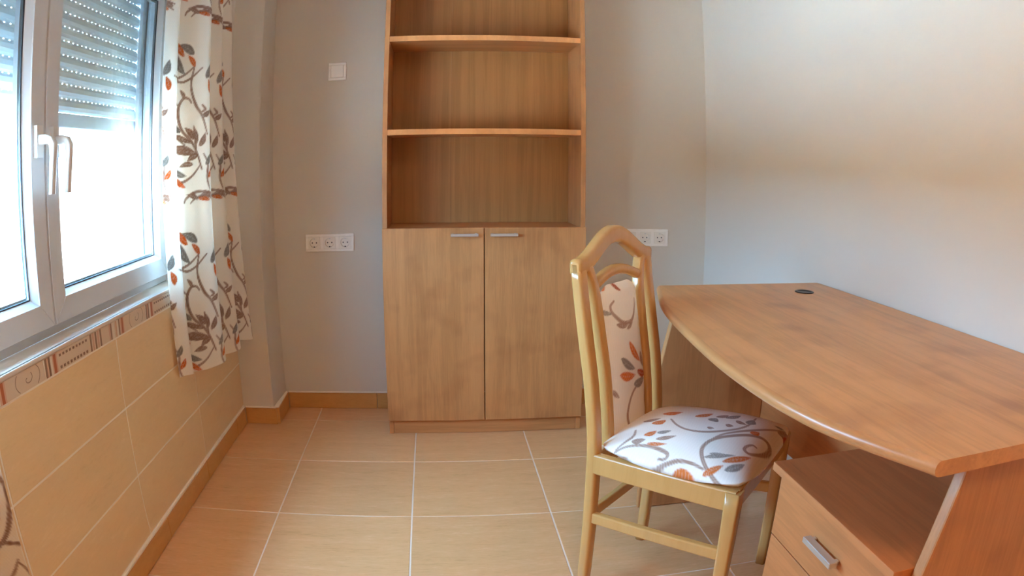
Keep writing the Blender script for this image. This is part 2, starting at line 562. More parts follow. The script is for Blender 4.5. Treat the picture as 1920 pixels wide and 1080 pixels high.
# decorative border of long narrow tiles
trim = struct(empty('trim_1'), 'narrow patterned tile border under the window sill', 'tile border')
ZB0, ZB1 = 0.6850, 0.7290
def border_tile(y0, y1, phase):
    mb = MB()
    X = XW + 0.001
    mb.box(XW - 0.008, X, y0 + 0.0015, y1 - 0.0015, ZB0, ZB1, 0)
    def strip(a, b, mi, t=0.0010):
        a, b = max(y0 + a, y0 + 0.002), min(y0 + b, y1 - 0.002)
        if b - a > 0.001:
            mb.box(X - 0.001, X + t, a, b, ZB0 + 0.0005, ZB1 - 0.0005, mi)
    def ribbon(pts, w, mi):
        for (a, b) in zip(pts[:-1], pts[1:]):
            d = Vector((b[0] - a[0], b[1] - a[1]))
            if d.length < 1e-6: continue
            n = Vector((-d.y, d.x)).normalized() * w
            mb.add([(X + 0.0012, a[0] + n.x, a[1] + n.y), (X + 0.0012, b[0] + n.x, b[1] + n.y), (X + 0.0012, b[0] - n.x, b[1] - n.y), (X + 0.0012, a[0] - n.x, a[1] - n.y)], [(0, 1, 2, 3)], mi)
    if phase == 0:
        # narrow bars, spiral, bars, rust bar, dots, stripes, bars
        strip(0.003, 0.008, 4); strip(0.010, 0.020, 1); strip(0.020, 0.028, 3)
        strip(0.034, 0.040, 4); strip(0.040, 0.051, 2); strip(0.051, 0.057, 4)
        sp = 0.145
        strip(0.216, 0.222, 1); strip(0.224, 0.231, 3); strip(0.231, 0.237, 4); strip(0.240, 0.247, 3)
        strip(0.247, 0.257, 1); strip(0.257, 0.262, 4); strip(0.262, 0.274, 2); strip(0.274, 0.280, 4)
        zc = (ZB0 + ZB1) / 2
        ribbon([(y0 + sp + (0.004 + 0.0068 * t) * math.cos(t * 1.9 + 2.2), zc + 0.0015 + (0.003 + 0.0042 * t) * math.sin(t * 1.9 + 2.2)) for t in np.linspace(0, 2.6, 26)], 0.0010, 3)
        ribbon([(y0 + sp + 0.052 * math.cos(a), zc + 0.002 + 0.030 * math.sin(a)) for a in np.linspace(-0.75, 0.72, 10)], 0.0010, 3)
        ribbon([(y0 + sp - 0.050 * math.cos(a), zc + 0.002 + 0.030 * math.sin(a)) for a in np.linspace(-0.75, 0.62, 10)], 0.0010, 3)
        for k in range(9):
            ya = y0 + 0.292 + k * 0.0172
            mb.box(X, X + 0.0012, ya, ya + 0.008, ZB0 + 0.004, ZB0 + 0.0105, 3)
            mb.box(X, X + 0.0012, ya, ya + 0.0075, ZB1 - 0.0115, ZB1 - 0.006, 3)
        for k in range(5):
            strip(0.456 + k * 0.0145, 0.463 + k * 0.0145, 4 if k % 2 else 3, 0.0012)
        strip(0.572, 0.579, 4); strip(0.581, 0.587, 3); strip(0.590, 0.604, 1)
    mb.build('border_tile', ['deco_base', 'deco_cream', 'deco_orange', 'deco_brown', 'deco_pink'], trim)
for y0, y1 in cols:
    border_tile(y0, y1, 0)

# other walls
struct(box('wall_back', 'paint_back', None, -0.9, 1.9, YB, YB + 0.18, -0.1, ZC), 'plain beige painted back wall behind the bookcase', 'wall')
wr = MB().prism([(xr(YR - 0.2), YR - 0.2, -0.1), (xr(YB + 0.15), YB + 0.15, -0.1), (xr(YB + 0.15) + 0.2, YB + 0.15, -0.1), (xr(YR - 0.2) + 0.2, YR - 0.2, -0.1)], (0, 0, ZC + 0.1))
struct(wr.build('wall_right', 'paint'), 'plain painted wall beside the desk catching daylight', 'wall')
struct(box('wall_rear', 'paint', None, -1.0, 1.9, YR - 0.18, YR, -0.1, ZC), 'plain painted wall opposite the bookcase', 'wall')
struct(box('ceiling', 'ceiling', None, -1.05, 1.9, YR - 0.2, YB + 0.2, ZC, ZC + 0.15), 'plain white painted ceiling', 'ceiling')
# corner pillar, its free face slightly out of plumb
pl = MB().add([(-0.80, YP, 0), (-0.634, YP, 0), (-0.620, YB + 0.02, 0), (-0.80, YB + 0.02, 0), (-0.80, YP, ZC), (-0.652, YP, ZC), (-0.658, YB + 0.02, ZC), (-0.80, YB + 0.02, ZC)],
         [(0, 3, 2, 1), (4, 5, 6, 7), (0, 1, 5, 4), (1, 2, 6, 5), (2, 3, 7, 6), (3, 0, 4, 7)])
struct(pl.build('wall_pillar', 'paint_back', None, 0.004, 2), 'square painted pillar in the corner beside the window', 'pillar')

# baseboards of single tiles
def baseboard(name, label, runs, caulk):
    root = struct(empty(name), label, 'baseboard')
    for x0, x1, y0, y1 in runs:
        box('baseboard_tile', 'base_tile', root, x0, x1, y0, y1, 0.001, 0.074, 0.0012, 1)
    for x0, x1, y0, y1, z0, z1 in caulk:
        box('grout_bead', 'caulk', root, x0, x1, y0, y1, z0, z1, 0.002, 1)
g = 0.0013
js = [YR, -3.36, -2.91, -2.46, -2.01, -1.565, -1.12, -0.676, -0.2195, 0.229, YP - 0.010]
baseboard('baseboard_left', 'orange tile skirting along the foot of the window wall', [(XW - 0.006, XW + 0.008, a + g, b - g) for a, b in zip(js[:-1], js[1:])],
          [(XW - 0.006, XW + 0.0065, YR, YP - 0.009, 0.074, 0.0835)])
bx = [-0.610, -0.185, 0.262, 0.71, 1.155, 1.335]
baseboard('baseboard_back', 'orange tile skirting along the foot of the back wall', [(a + g, b - g, YB - 0.008, YB) for a, b in zip(bx[:-1], bx[1:])],
          [(-0.612, 1.335, YB - 0.006, YB, 0.074, 0.081)])
baseboard('baseboard_pillar', 'short orange tile skirting around the corner pillar', [(XW + 0.009, -0.6225, YP - 0.008, YP), (-0.634, -0.6115, YP + 0.001, YB - 0.009)],
          [(XW + 0.008, -0.626, YP - 0.006, YP + 0.001, 0.074, 0.081), (-0.634, -0.613, YP, YB - 0.008, 0.074, 0.081)])

# ------------------------------------------------------------------ window
win = struct(empty('window_1', (0, 0, 0)), 'white plastic two sash window with half lowered roller shutter', 'window')
XF = -0.850            # room face of the fixed frame
fr = MB()
FW = 0.045
fr.box(XF - 0.065, XF, WY0, WY1, WZ0 + 0.002, WZ0 + 0.060)
fr.box(XF - 0.065, XF, WY0, WY1, WZ1 - 0.060, WZ1)
fr.box(XF - 0.065, XF, WY0, WY0 + FW, WZ0 + 0.060, WZ1 - 0.060)
fr.box(XF - 0.065, XF, WY1 - FW, WY1, WZ0 + 0.060, WZ1 - 0.060)
fr.build('window_frame', 'pvc', win, 0.002, 1)
sl = MB().box(XF - 0.01, XW + 0.004, WY0 - 0.02, WY1 + 0.02, WZ0 - 0.011, WZ0)
sl.build('window_sill', 'sill', win, 0.003, 2)
MB().box(XW - 0.007, XW + 0.002, YR, YP - 0.001, ZB1 + 0.001, ZB1 + 0.013).build('edge_strip', 'sill', win, 0.002, 1)
XS = -0.828            # room face of the sashes
SZ0, SZ1 = 0.772, 1.772
def sash(y0, y1, meeting, hy):
    """meeting: +1 when the meeting stile is at y1"""
    a, b = y0, y1
    sw, st = 0.060, 0.059
    m = MB()
    def member(ya, yb, za, zb):
        m.box(XS - 0.055, XS, ya, yb, za, zb)
    # mitred members
    def mitre(p):
        m.prism(p, (-0.055, 0, 0))
    z0, z1 = SZ0, SZ1
    mitre([(XS, a, z0), (XS, b, z0), (XS, b - sw, z0 + st), (XS, a + sw, z0 + st)])
    mitre([(XS, b, z1), (XS, a, z1), (XS, a + sw, z1 - st), (XS, b - sw, z1 - st)])
    mitre([(XS, a, z1), (XS, a, z0), (XS, a + sw, z0 + st), (XS, a + sw, z1 - st)])
    mitre([(XS, b, z0), (XS, b, z1), (XS, b - sw, z1 - st), (XS, b - sw, z0 + st)])
    s = m.build('sash', 'pvc', win, 0.0012, 1)
    # glazing bead, sloping in to the glass
    ia, ib, iz0, iz1 = a + sw, b - sw, z0 + st, z1 - st
    bd = MB()
    e, dp = 0.014, 0.020
    o_ = [(XS - 0.003, ia, iz0), (XS - 0.003, ib, iz0), (XS - 0.003, ib, iz1), (XS - 0.003, ia, iz1)]
    i_ = [(XS - dp, ia + e, iz0 + e), (XS - dp, ib - e, iz0 + e), (XS - dp, ib - e, iz1 - e), (XS - dp, ia + e, iz1 - e)]
    k_ = [(XS - 0.03, ia, iz0), (XS - 0.03, ib, iz0), (XS - 0.03, ib, iz1), (XS - 0.03, ia, iz1)]
    bd.add(o_ + i_ + k_, [(q, (q + 1) % 4, (q + 1) % 4 + 4, q + 4) for q in range(4)] + [(q + 4, (q + 1) % 4 + 4, (q + 1) % 4 + 8, q + 8) for q in range(4)])
    bd.build('glazing_bead', 'pvc', s)
    # black gasket and metal spacer round the double pane
    for nm, mat, e0, w, xa, xb in (('gasket', 'gasket', 0.0135, 0.0035, XS - 0.0225, XS - 0.0195), ('spacer', 'spacer', 0.012, 0.010, XS - 0.040, XS - 0.027)):
        q = MB()
        ya, yb, za, zb = ia + e0, ib - e0, iz0 + e0, iz1 - e0
        q.box(xa, xb, ya, yb, za, za + w); q.box(xa, xb, ya, yb, zb - w, zb)
        q.box(xa, xb, ya, ya + w, za + w, zb - w); q.box(xa, xb, yb - w, yb, za + w, zb - w)
        q.build(nm, mat, s)
    pn = MB().box(XS - 0.0265, XS - 0.0235, ia + 0.006, ib - 0.006, iz0 + 0.006, iz1 - 0.006)
    pn.build('pane', 'glass', s)
    # lever handle
    h = MB()
    zc = 1.203
    h.box(XS, XS + 0.011, hy - 0.014, hy + 0.014, zc - 0.037, zc + 0.037)
    path = [Vector((XS + 0.008, hy, zc + 0.004)), Vector((XS + 0.030, hy, zc + 0.004)), Vector((XS + 0.043, hy, zc + 0.001)), Vector((XS + 0.050, hy, zc - 0.010)),
            Vector((XS + 0.050, hy, zc - 0.035)), Vector((XS + 0.047, hy, zc - 0.080)), Vector((XS + 0.044, hy, zc - 0.122))]
    dirs = [Vector((1, 0, 0)), Vector((1, 0, 0)), Vector((0.8, 0, -0.6)), Vector((0.25, 0, -1)), Vector((0, 0, -1)), Vector((-0.05, 0, -1)), Vector((-0.05, 0, -1))]
    ya_ = Vector((0, 1, 0))
    nb = [ya_.cross(d.normalized()) for d in dirs]
    hs = [(0.020, 0.022), (0.020, 0.022), (0.020, 0.020), (0.020, 0.017), (0.020, 0.013), (0.021, 0.011), (0.021, 0.010)]
    h.sweep(path, [rrect(w_, t_, 0.004, 2) for w_, t_ in hs], ya_, nb)
    h.build('handle', 'handle_white', s, 0.0)
    return s
YM = -1.043
sash(YM + 0.004, WY1 - 0.035, -1, YM + 0.036)
sash(WY0 + 0.035, YM - 0.004, 1, YM - 0.040)
box('meeting_strip', 'pvc', win, XS - 0.050, XS - 0.010, YM - 0.012, YM + 0.012, SZ0 + 0.002, SZ1 - 0.002)
# half lowered roller shutter with light slots between the slats
XSH = -0.945
sl_y0, sl_y1 = WY0 + 0.028, WY1 - 0.060
mb = MB()
H = 0.0405
prof = [(0.000, 0.002), (0.006, 0.008), (0.008, 0.018), (0.006, 0.031), (0.000, 0.0392), (-0.004, 0.0392), (-0.001, 0.018), (-0.004, 0.002)]
mb.prism([(x, sl_y0, z) for x, z in prof], (0, sl_y1 - sl_y0, 0))
yy = sl_y0
while yy < sl_y1 - 0.03:
    mb.box(-0.0035, -0.0005, yy, yy + 0.0203, 0.034, 0.0425)
    yy += 0.0265
slat_me = mb.mesh('shutter_slat', 'shutter')
zb = 1.298
for k in range(13):
    o = bpy.data.objects.new('shutter_slat', slat_me)
    COL.objects.link(o)
    o.location = (XSH, 0, zb + k * H)
    o.parent = win
box('shutter_bottom_bar', 'shutter', win, XSH - 0.006, XSH + 0.008, sl_y0, sl_y1, 1.256, 1.2975, 0.003, 2)
for ya, yb in ((WY0, WY0 + 0.045), (WY1 - 0.075, WY1)):
    q = MB()
    q.box(XSH - 0.022, XSH - 0.012, ya, yb, WZ0, WZ1); q.box(XSH + 0.014, XSH + 0.026, ya, yb, WZ0, WZ1)
    if ya == WY0: q.box(XSH - 0.012, XSH + 0.014, ya, ya + 0.02, WZ0, WZ1)
    else: q.box(XSH - 0.012, XSH + 0.014, yb - 0.05, yb, WZ0, WZ1)
    q.build('guide_rail', 'pvc', win)
# outside: paved ground and an unseen dark wall added to dim light near the horizon
struct(box('ground', 'paving', None, -40, -1.0, -40, 40, -0.45, -0.30), 'pale paving outside the window', 'paving')
struct(box('wall_dimming_added', 'stucco', None, -10.3, -10.0, -30, 30, -0.3, 1.75), 'low dark wall added outside to dim level daylight', 'added wall')

# ------------------------------------------------------------------ curtains
def curtain(name, plan, label, cat, z_top, z_bot, warp, off, s_per=0.235, t_per=0.62):
    """plan: points (x,y) of the folded cloth seen from above; warp(p, k) moves a plan point at height fraction k"""
    fine = catmull(plan, 60)
    seg = np.hypot(*np.diff(fine, axis=0).T)
    s = np.concatenate([[0], np.cumsum(seg)])
    nu = int(s[-1] / 0.0030) + 1
    sv = np.linspace(0, s[-1], nu)
    px_, py_ = np.interp(sv, s, fine[:, 0]), np.interp(sv, s, fine[:, 1])
    nv = int((z_top - z_bot) / 0.0034) + 1
    zz = np.linspace(z_bot, z_top, nv)
    K = (z_top - zz) / (z_top - z_bot)
    V = np.empty((nv, nu, 3))
    for i, (z, k) in enumerate(zip(zz, K)):
        x, y = warp(px_, py_, k)
        sag = 0.010 * np.sin(sv * 23 + 1.0) * k ** 3
        V[i, :, 0] = x; V[i, :, 1] = y; V[i, :, 2] = z + sag * (k > 0)
    V = V.reshape(-1, 3)
    me = grid_mesh(name, V, nu, nv, 'curtain')
    S_, Z_ = np.meshgrid(sv, zz)
    Q = np.stack([S_.ravel(), Z_.ravel()], 1)
    # one repeat of the print: a climbing vine with rust and grey leaves (a across, b down, metres)
    ax = lambda x: (x - 345) * 0.0019
    by = lambda y: (y - 90) * 0.00168
    P = lambda x, y: (ax(x), by(y))
    strokes = [
        (0.006, 'v', [P(402, 126), P(379, 145), P(344, 156), P(320, 150)]),
        (0.007, 'v', [P(402, 126), P(396, 164), P(405, 201), P(418, 225), P(428, 262)]),
        (0.008, 'v', [P(397, 198), P(392, 190), P(382, 189), P(372, 205), P(371, 227), P(379, 252), P(397, 274), P(408, 299), P(416, 330)]),
        (0.007, 'v', [P(418, 203), P(424, 212), P(418, 216)]),
        (0.008, 'v', [P(341, 271), P(334, 300), P(338, 330), P(350, 345)]),
        (0.007, 'v', [P(365, 453 - 365), P(355, 431 - 365), P(346, 446 - 365), P(346, 475 - 365), P(355, 505 - 365), P(372, 522 - 365), P(393, 516 - 365), P(417, 494 - 365)]),
        (0.007, 'v', [P(440, 380), P(420, 374), P(400, 374), P(384, 384), P(380, 392)]),
        (0.006, 'v', [P(438, 392), P(424, 384), P(404, 384), P(392, 394)]),
        (0.007, 'v', [P(404, 296), P(385, 284), P(365, 285), P(352, 296), P(360, 302)]),
        (0.007, 'v', [P(398, 276), P(375, 264), P(352, 262)]),
        (0.006, 'v', [P(406, 290), P(404, 268), P(402, 244)]),
        (0.006, 'v', [P(352, 180), P(345, 192), P(340, 214), P(345, 240), P(362, 262), P(384, 280)]),
        (0.006, 'v', [P(414, 320), P(398, 340), P(378, 352), P(352, 356), P(332, 372)]),
        (0.006, 'v', [P(420, 300), P(428, 320), P(426, 350), P(432, 372)]),
        (0.005, 'v', [P(372, 205), P(360, 192), P(352, 176)]),
    ]
    leaves = [
        ('o', P(381, 106), P(351, 75), 0.026), ('g', P(401, 102), P(371, 82), 0.028), ('g', P(360, 100), P(384, 143), 0.032), ('o', P(403, 127), P(389, 103), 0.018),
        ('o', P(363, 237), P(356, 207), 0.018), ('g', P(376, 256), P(349, 241), 0.020), ('v', P(398, 277), P(352, 262), 0.016), ('v', P(405, 297), P(353, 293), 0.024),
        ('v', P(408, 278), P(402, 245), 0.014), ('v', P(412, 285), P(424, 258), 0.020), ('o', P(347, 316), P(366, 301), 0.020), ('g', P(353, 326), P(387, 341), 0.022),
        ('o', P(360, 343), P(384, 363), 0.020), ('v', P(438, 386), P(412, 378), 0.018), ('o', P(430, 392), P(404, 386), 0.014), ('v', P(408, 388), P(384, 376), 0.016),
        ('o', P(337, 420), P(344, 395), 0.020), ('o', P(337, 246), P(361, 254), 0.022), ('g', P(340, 262), P(360, 274), 0.018), ('r', P(330, 200), P(338, 180), 0.016),
        ('v', P(402, 270), P(384, 246), 0.022), ('v', P(410, 300), P(388, 312), 0.022), ('v', P(400, 318), P(372, 322), 0.018), ('g', P(424, 322), P(436, 300), 0.020), ('o', P(428, 348), P(440, 328), 0.018), ('g', P(345, 226), P(334, 206), 0.018), ('v', P(384, 190), P(374, 172), 0.014),
        ('g', P(425, 150), P(436, 120), 0.026), ('o', P(436, 180), P(430, 152), 0.022), ('v', P(418, 225), P(436, 214), 0.018)]
    a = np.mod(Q[:, 0] - off[0] + 0.045, s_per) - 0.045
    b = np.mod(off[1] - Q[:, 1] + 0.03, t_per) - 0.03
    cols = print_pattern(np.stack([a, b], 1), strokes, leaves)
    colour_mesh(me, cols)
    o = bpy.data.objects.new(name, me)
    COL.objects.link(o)
    md = o.modifiers.new('cloth_thickness', 'SOLIDIFY')
    md.thickness = 0.0012
    tag(o, label, cat, 'printed floral curtains of the window')
    return o

planA = [(-0.764, -0.452), (-0.750, -0.440), (-0.728, -0.412), (-0.757, -0.370), (-0.738, -0.335), (-0.700, -0.305), (-0.660, -0.270), (-0.690, -0.205), (-0.738, -0.180), (-0.710, -0.150), (-0.658, -0.105), (-0.685, -0.050), (-0.722, -0.025), (-0.695, 0.010), (-0.655, 0.050), (-0.675, 0.085), (-0.700, 0.105)]
def warpA(x, y, k):
    sc = 0.74 + 0.46 * k
    yy = -0.452 + (y + 0.452) * sc + 0.065 * k ** 2
    t = np.clip((y + 0.27) / 0.35, 0, 1)
    return x - 0.030 * t * (1 - k), yy
curtain('curtain', planA, 'floral curtain hanging beside the painted corner pillar', 'curtain', 2.28, 0.440, warpA, (0.085, 1.520))
planB = [(-0.700, -1.520), (-0.735, -1.545), (-0.752, -1.590), (-0.690, -1.640), (-0.745, -1.700), (-0.680, -1.760), (-0.740, -1.820), (-0.680, -1.890), (-0.735, -1.960), (-0.70, -2.02)]
curtain('curtain', planB, 'floral curtain hanging in front of the long wall tiles, away from the pillar', 'curtain', 2.28, 0.32, lambda x, y, k: (x, y), (0.00, 1.52 - 0.33))
rod = tag(empty('curtain_rod', (-0.70, -0.85, 2.31)), 'brown wooden curtain rod above the window', 'curtain rod')
q = MB()
q.lathe([(0.0, -1.32), (0.018, -1.32), (0.022, -1.30), (0.012, -1.27), (0.012, 1.15), (0.022, 1.16), (0.018, 1.18), (0.0, 1.18)], (0, 0, 0), Vector((1, 0, 0)), Vector((0, 0, 1)), Vector((0, 1, 0)), 16)
q.build('pole', 'wood_y', rod)
for yb in (-1.2, 1.08):
    box('bracket', 'steel', rod, -0.084, 0.0, yb - 0.008, yb + 0.008, -0.012, 0.004)

# made-up round fill lamp, unseen behind the camera; its light is set with the other lights above
lamp = tag(empty('added_fill_lamp', (0.30, -2.75, ZC)), 'added round white fill lamp with a flat drum housing', 'ceiling lamp')
q = MB().lathe([(0.0, -0.001), (0.25, -0.001), (0.25, -0.078), (0.235, -0.078), (0.235, -0.060), (0.0, -0.060)], (0, 0, 0), Vector((1, 0, 0)), Vector((0, 1, 0)), Vector((0, 0, 1)), 40)
q.build('housing', 'lamp', lamp)

# ------------------------------------------------------------------ switch and sockets
def wall_switch():
    r = tag(empty('light_switch', (-0.3445, YB, 1.5305)), 'cream square light switch high on the bare back wall', 'light switch')
    m = MB()
    a, b = 0.0405, 0.0285
    m.box(-a, a, -0.009, 0, b, a); m.box(-a, a, -0.009, 0, -a, -b); m.box(-a, -b, -0.009, 0, -b, b); m.box(b, a, -0.009, 0, -b, b)
    m.build('switch_frame', 'plastic', r, 0.0015, 1)
    m = MB().add([(-0.0278, -0.0075, -0.0278), (0.0278, -0.0075, -0.0278), (0.0278, -0.0125, 0.0278), (-0.0278, -0.0125, 0.0278), (-0.0278, 0, -0.0278), (0.0278, 0, -0.0278), (0.0278, 0, 0.0278), (-0.0278, 0, 0.0278)],
                 [(0, 1, 2, 3), (4, 7, 6, 5), (0, 4, 5, 1), (1, 5, 6, 2), (2, 6, 7, 3), (3, 7, 4, 0)])
    m.build('rocker', 'plastic', r, 0.001, 1)
wall_switch()

def socket_strip(xc, zc, label):
    r = tag(empty('socket_strip', (xc, YB, zc)), label, 'power socket', 'triple power sockets on the back wall')
    W, Hh, p = 0.1105, 0.0385, 0.0710
    ux, uz, uy = Vector((1, 0, 0)), Vector((0, 0, 1)), Vector((0, -1, 0))
    m = MB()
    b = 0.0272
    m.box(-W, W, -0.008, 0, b, Hh); m.box(-W, W, -0.008, 0, -Hh, -b)
    xs = [-W, -p - b, -p + b, -b, b, p - b, p + b, W]
    for i in range(0, 8, 2):
        m.box(xs[i], xs[i + 1], -0.008, 0, -b, b)
    m.build('socket_frame', 'plastic', r, 0.001, 1)
    for i in (-1, 0, 1):
        s = MB()
        c = (i * p, 0, 0)
        n = 32
        # square face with a round sunken well
        sq = []
        for j in range(n):
            a = 2 * math.pi * j / n
            cx, cz = math.cos(a), math.sin(a)
            k = 0.0268 / max(abs(cx), abs(cz))
            sq.append((c[0] + cx * k, -0.0095, cz * k))
        ring = [(c[0] + 0.0205 * math.cos(2 * math.pi * j / n), -0.0095, 0.0205 * math.sin(2 * math.pi * j / n)) for j in range(n)]
        well = [(c[0] + 0.0190 * math.cos(2 * math.pi * j / n), -0.0010, 0.0190 * math.sin(2 * math.pi * j / n)) for j in range(n)]
        side = [(x, 0.0, z) for x, y, z in sq]
        f = [(j, (j + 1) % n, n + (j + 1) % n, n + j) for j in range(n)] + [(n + j, n + (j + 1) % n, 2 * n + (j + 1) % n, 2 * n + j) for j in range(n)] + [tuple(range(2 * n, 3 * n))]
        f += [(j, 3 * n + j, 3 * n + (j + 1) % n, (j + 1) % n) for j in range(n)]
        s.add(sq + ring + well + side, f)
        so = s.build('socket', 'plastic_in', r)
        for dx in (-0.0095, 0.0095):
            MB().lathe([(0.0, 0.0016), (0.0028, 0.0016), (0.0028, 0.0)], (c[0] + dx, 0, 0), ux, uz, uy, 12).build('pin_hole', 'hole', so)
        for sg in (-1, 1):
            MB().box(c[0] - 0.003, c[0] + 0.003, -0.007, -0.001, sg * 0.0185 - 0.0022, sg * 0.0185 + 0.0022).build('earth_clip', 'hole' if sg < 0 else 'steel', so)
    return r
socket_strip(-0.3735, 0.766, 'cream triple power socket on the wall between pillar and bookcase')
socket_strip(1.0365, 0.776, 'cream triple power socket on the wall above the desk, partly behind the chair')

# ------------------------------------------------------------------ bookcase
bc = tag(empty('bookcase', (0.290, 0.2985, 0)), 'tall brown wood bookcase with open shelves above two cupboard doors', 'bookcase')
def bpart(name, mat, x0, x1, y0, y1, z0, z1, bev=0.0012):
    # world coordinates to the bookcase's own
    o = MB().box(x0 - 0.290, x1 - 0.290, y0 - 0.2985, y1 - 0.2985, z0, z1).build(name, mat, bc, bev, 1)
    return o
BX0, BX1, BY0, BY1 = -0.110, 0.690, 0.2985, 0.610
bpart('side_panel', 'wood_z', BX0, BX0 + 0.019, BY0, BY1, 0.001, 2.03)
bpart('side_panel', 'wood_z', BX1 - 0.019, BX1, BY0, BY1, 0.001, 2.03)
bpart('back_panel', 'wood_back_shaded', BX0 + 0.019, 0.1615, BY1 - 0.030, BY1 - 0.024, 0.09, 2.01, 0.0006)
bpart('back_panel', 'wood_back_shaded', 0.1616, BX1 - 0.019, BY1 - 0.0304, BY1 - 0.0244, 0.09, 2.01, 0.0006)
bpart('top_panel', 'wood_x', BX0 + 0.019, BX1 - 0.019, BY0, BY1 - 0.03, 2.008, 2.03)
for z in (1.602, 1.2175):
    s_ = bpart('shelf', 'wood_x', BX0 + 0.0195, BX1 - 0.0195, BY0 + 0.004, BY1 - 0.031, z, z + 0.022)
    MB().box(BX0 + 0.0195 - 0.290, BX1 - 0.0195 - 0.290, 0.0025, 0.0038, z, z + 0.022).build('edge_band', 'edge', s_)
bpart('cabinet_top', 'wood_x', BX0 + 0.0195, BX1 - 0.0195, BY0 + 0.001, BY1 - 0.031, 0.826, 0.848)
bpart('cabinet_floor', 'wood_x', BX0 + 0.0195, BX1 - 0.0195, BY0 + 0.001, BY1 - 0.031, 0.062, 0.082)
bpart('plinth', 'wood_x', BX0 + 0.0195, BX1 - 0.0195, BY0 + 0.003, BY0 + 0.02, 0.001, 0.0615)
XM = 0.288
for x0, x1, hx in ((BX0, XM - 0.0018, 0.2105), (XM + 0.0018, BX1, 0.3640)):
    d = bpart('cupboard_door', 'wood_z', x0, x1, 0.2800, BY0 - 0.001, 0.0635, 0.8515, 0.0012)
    h = MB()
    yh = 0.2800 - 0.2985
    zc = 0.8245
    h.box(hx - 0.0535 - 0.290, hx + 0.0535 - 0.290, yh - 0.026, yh - 0.016, zc - 0.0055, zc + 0.0055)
    for sx in (-0.045, 0.045):
        h.box(hx + sx - 0.005 - 0.290, hx + sx + 0.005 - 0.290, yh - 0.018, yh - 0.0002, zc - 0.005, zc + 0.005)
    h.build('handle', 'steel', d, 0.0012, 1)

# ------------------------------------------------------------------ desk
desk = tag(empty('desk', (0, 0, 0)), 'brown wood desk with bowed front and drawer pedestal against the wall', 'desk')
ZT, TH = 0.740, 0.025
front = catmull([(0.762, -0.435), (0.690, -0.714), (0.652, -1.020), (0.636, -1.330), (0.662, -1.600), (0.748, -1.8215)], 8)
outl = [tuple(p) for p in front] + [(xr(-1.82) - 0.004, -1.8215), (xr(-0.42) - 0.012, -0.418), (0.775, -0.432)]
# the bowed front edge is rounded over, the other edges are square
nf = len(front)
nrm_in = []
for i in range(nf):
    t_ = Vector(front[min(i + 1, nf - 1)]) - Vector(front[max(i - 1, 0)])
    v_ = Vector((-t_.y, t_.x)).normalized()
    nrm_in.append(v_ if v_.x > 0 else -v_)
nrm_in[0] = Vector((1, 0)); nrm_in[-1] = Vector((1, 0))
tp = MB()
r_ = 0.0115
prof = []
for a in np.linspace(0, 90, 6):
    prof.append((r_ * (1 - math.sin(math.radians(a))), ZT - TH + r_ * (1 - math.cos(math.radians(a)))))
for a in np.linspace(90, 0, 6):
    prof.append((r_ * (1 - math.sin(math.radians(a))), ZT - r_ * (1 - math.cos(math.radians(a)))))
n = len(outl); vs_ = []
for d, z in prof:
    for j, p in enumerate(outl):
        q_ = Vector(p) + (nrm_in[j] * d if j < nf else Vector((0, 0)))
        vs_.append((q_.x, q_.y, z))
fs_ = []; fl_ = []
for i in range(len(prof) - 1):
    for j in range(n):
        (fs_ if j < nf - 1 else fl_).append((i * n + j, i * n + (j + 1) % n, (i + 1) * n + (j + 1) % n, (i + 1) * n + j))
tp.add(vs_, fs_, 1, True)
tp.add(vs_, fl_, 0, False)
tp.add([vs_[j] for j in range(n)], [list(range(n))], 0)
tp.add([vs_[(len(prof) - 1) * n + j] for j in range(n)], [list(range(n))], 0)
tp.build('desk_top', ['wood_y', 'edge_y'], desk)
# end panels with a curved front edge
def end_panel(y0, y1, x0, x1):
    zs = np.linspace(0.001, ZT - TH - 0.001, 14)
    prof = [(x0 + 0.09 * (z / 0.72) ** 2.2, z) for z in zs]
    poly = [(x, y0, z) for x, z in prof] + [(x1, y0, zs[-1]), (x1, y0, zs[0])]
    m = MB().prism(poly, (0, y1 - y0, 0))
    return m.build('end_panel', 'wood_z', desk, 0.004, 2)
end_panel(-0.470, -0.445, 0.737, 1.155)
end_panel(-1.800, -1.775, 0.755, 1.380)
box('modesty_panel', 'wood_ped', desk, 1.155, 1.173, -1.774, -0.446, 0.25, ZT - TH - 0.001, 0.001, 1)
gm = MB().lathe([(0.0, 0.0008), (0.023, 0.0008), (0.025, 0.0026), (0.030, 0.0030), (0.0325, 0.0016), (0.0325, -0.004)], (1.215, -0.585, ZT), Vector((1, 0, 0)), Vector((0, 1, 0)), Vector((0, 0, 1)), 28)
gm.build('cable_grommet', 'black', desk)
# drawer pedestal under the near end
PX = 0.768
box('pedestal_top', 'wood_ped', desk, PX - 0.006, 1.154, -1.774, -1.312, 0.513, 0.531, 0.001, 1)
box('pedestal_side', 'wood_z', desk, PX + 0.022, 1.150, -1.366, -1.348, 0.001, 0.512, 0.001, 1)
for z0, z1 in ((0.3785, 0.5105), (0.235, 0.3755), (0.035, 0.232)):
    dr = box('drawer', 'wood_ped', desk, PX, PX + 0.020, -1.772, -1.345, z0, z1, 0.0012, 1)
    zc = (z0 + z1) / 2 + 0.012 if z0 > 0.3 else (z0 + z1) / 2
    h = MB()
    h.box(PX - 0.025, PX - 0.007, -1.620, -1.512, zc - 0.0060, zc + 0.0060)
    for yb in (-1.610, -1.522):
        h.box(PX - 0.010, PX - 0.0002, yb - 0.005, yb + 0.005, zc - 0.005, zc + 0.005)
    h.build('handle', 'steel', dr, 0.0012, 1)

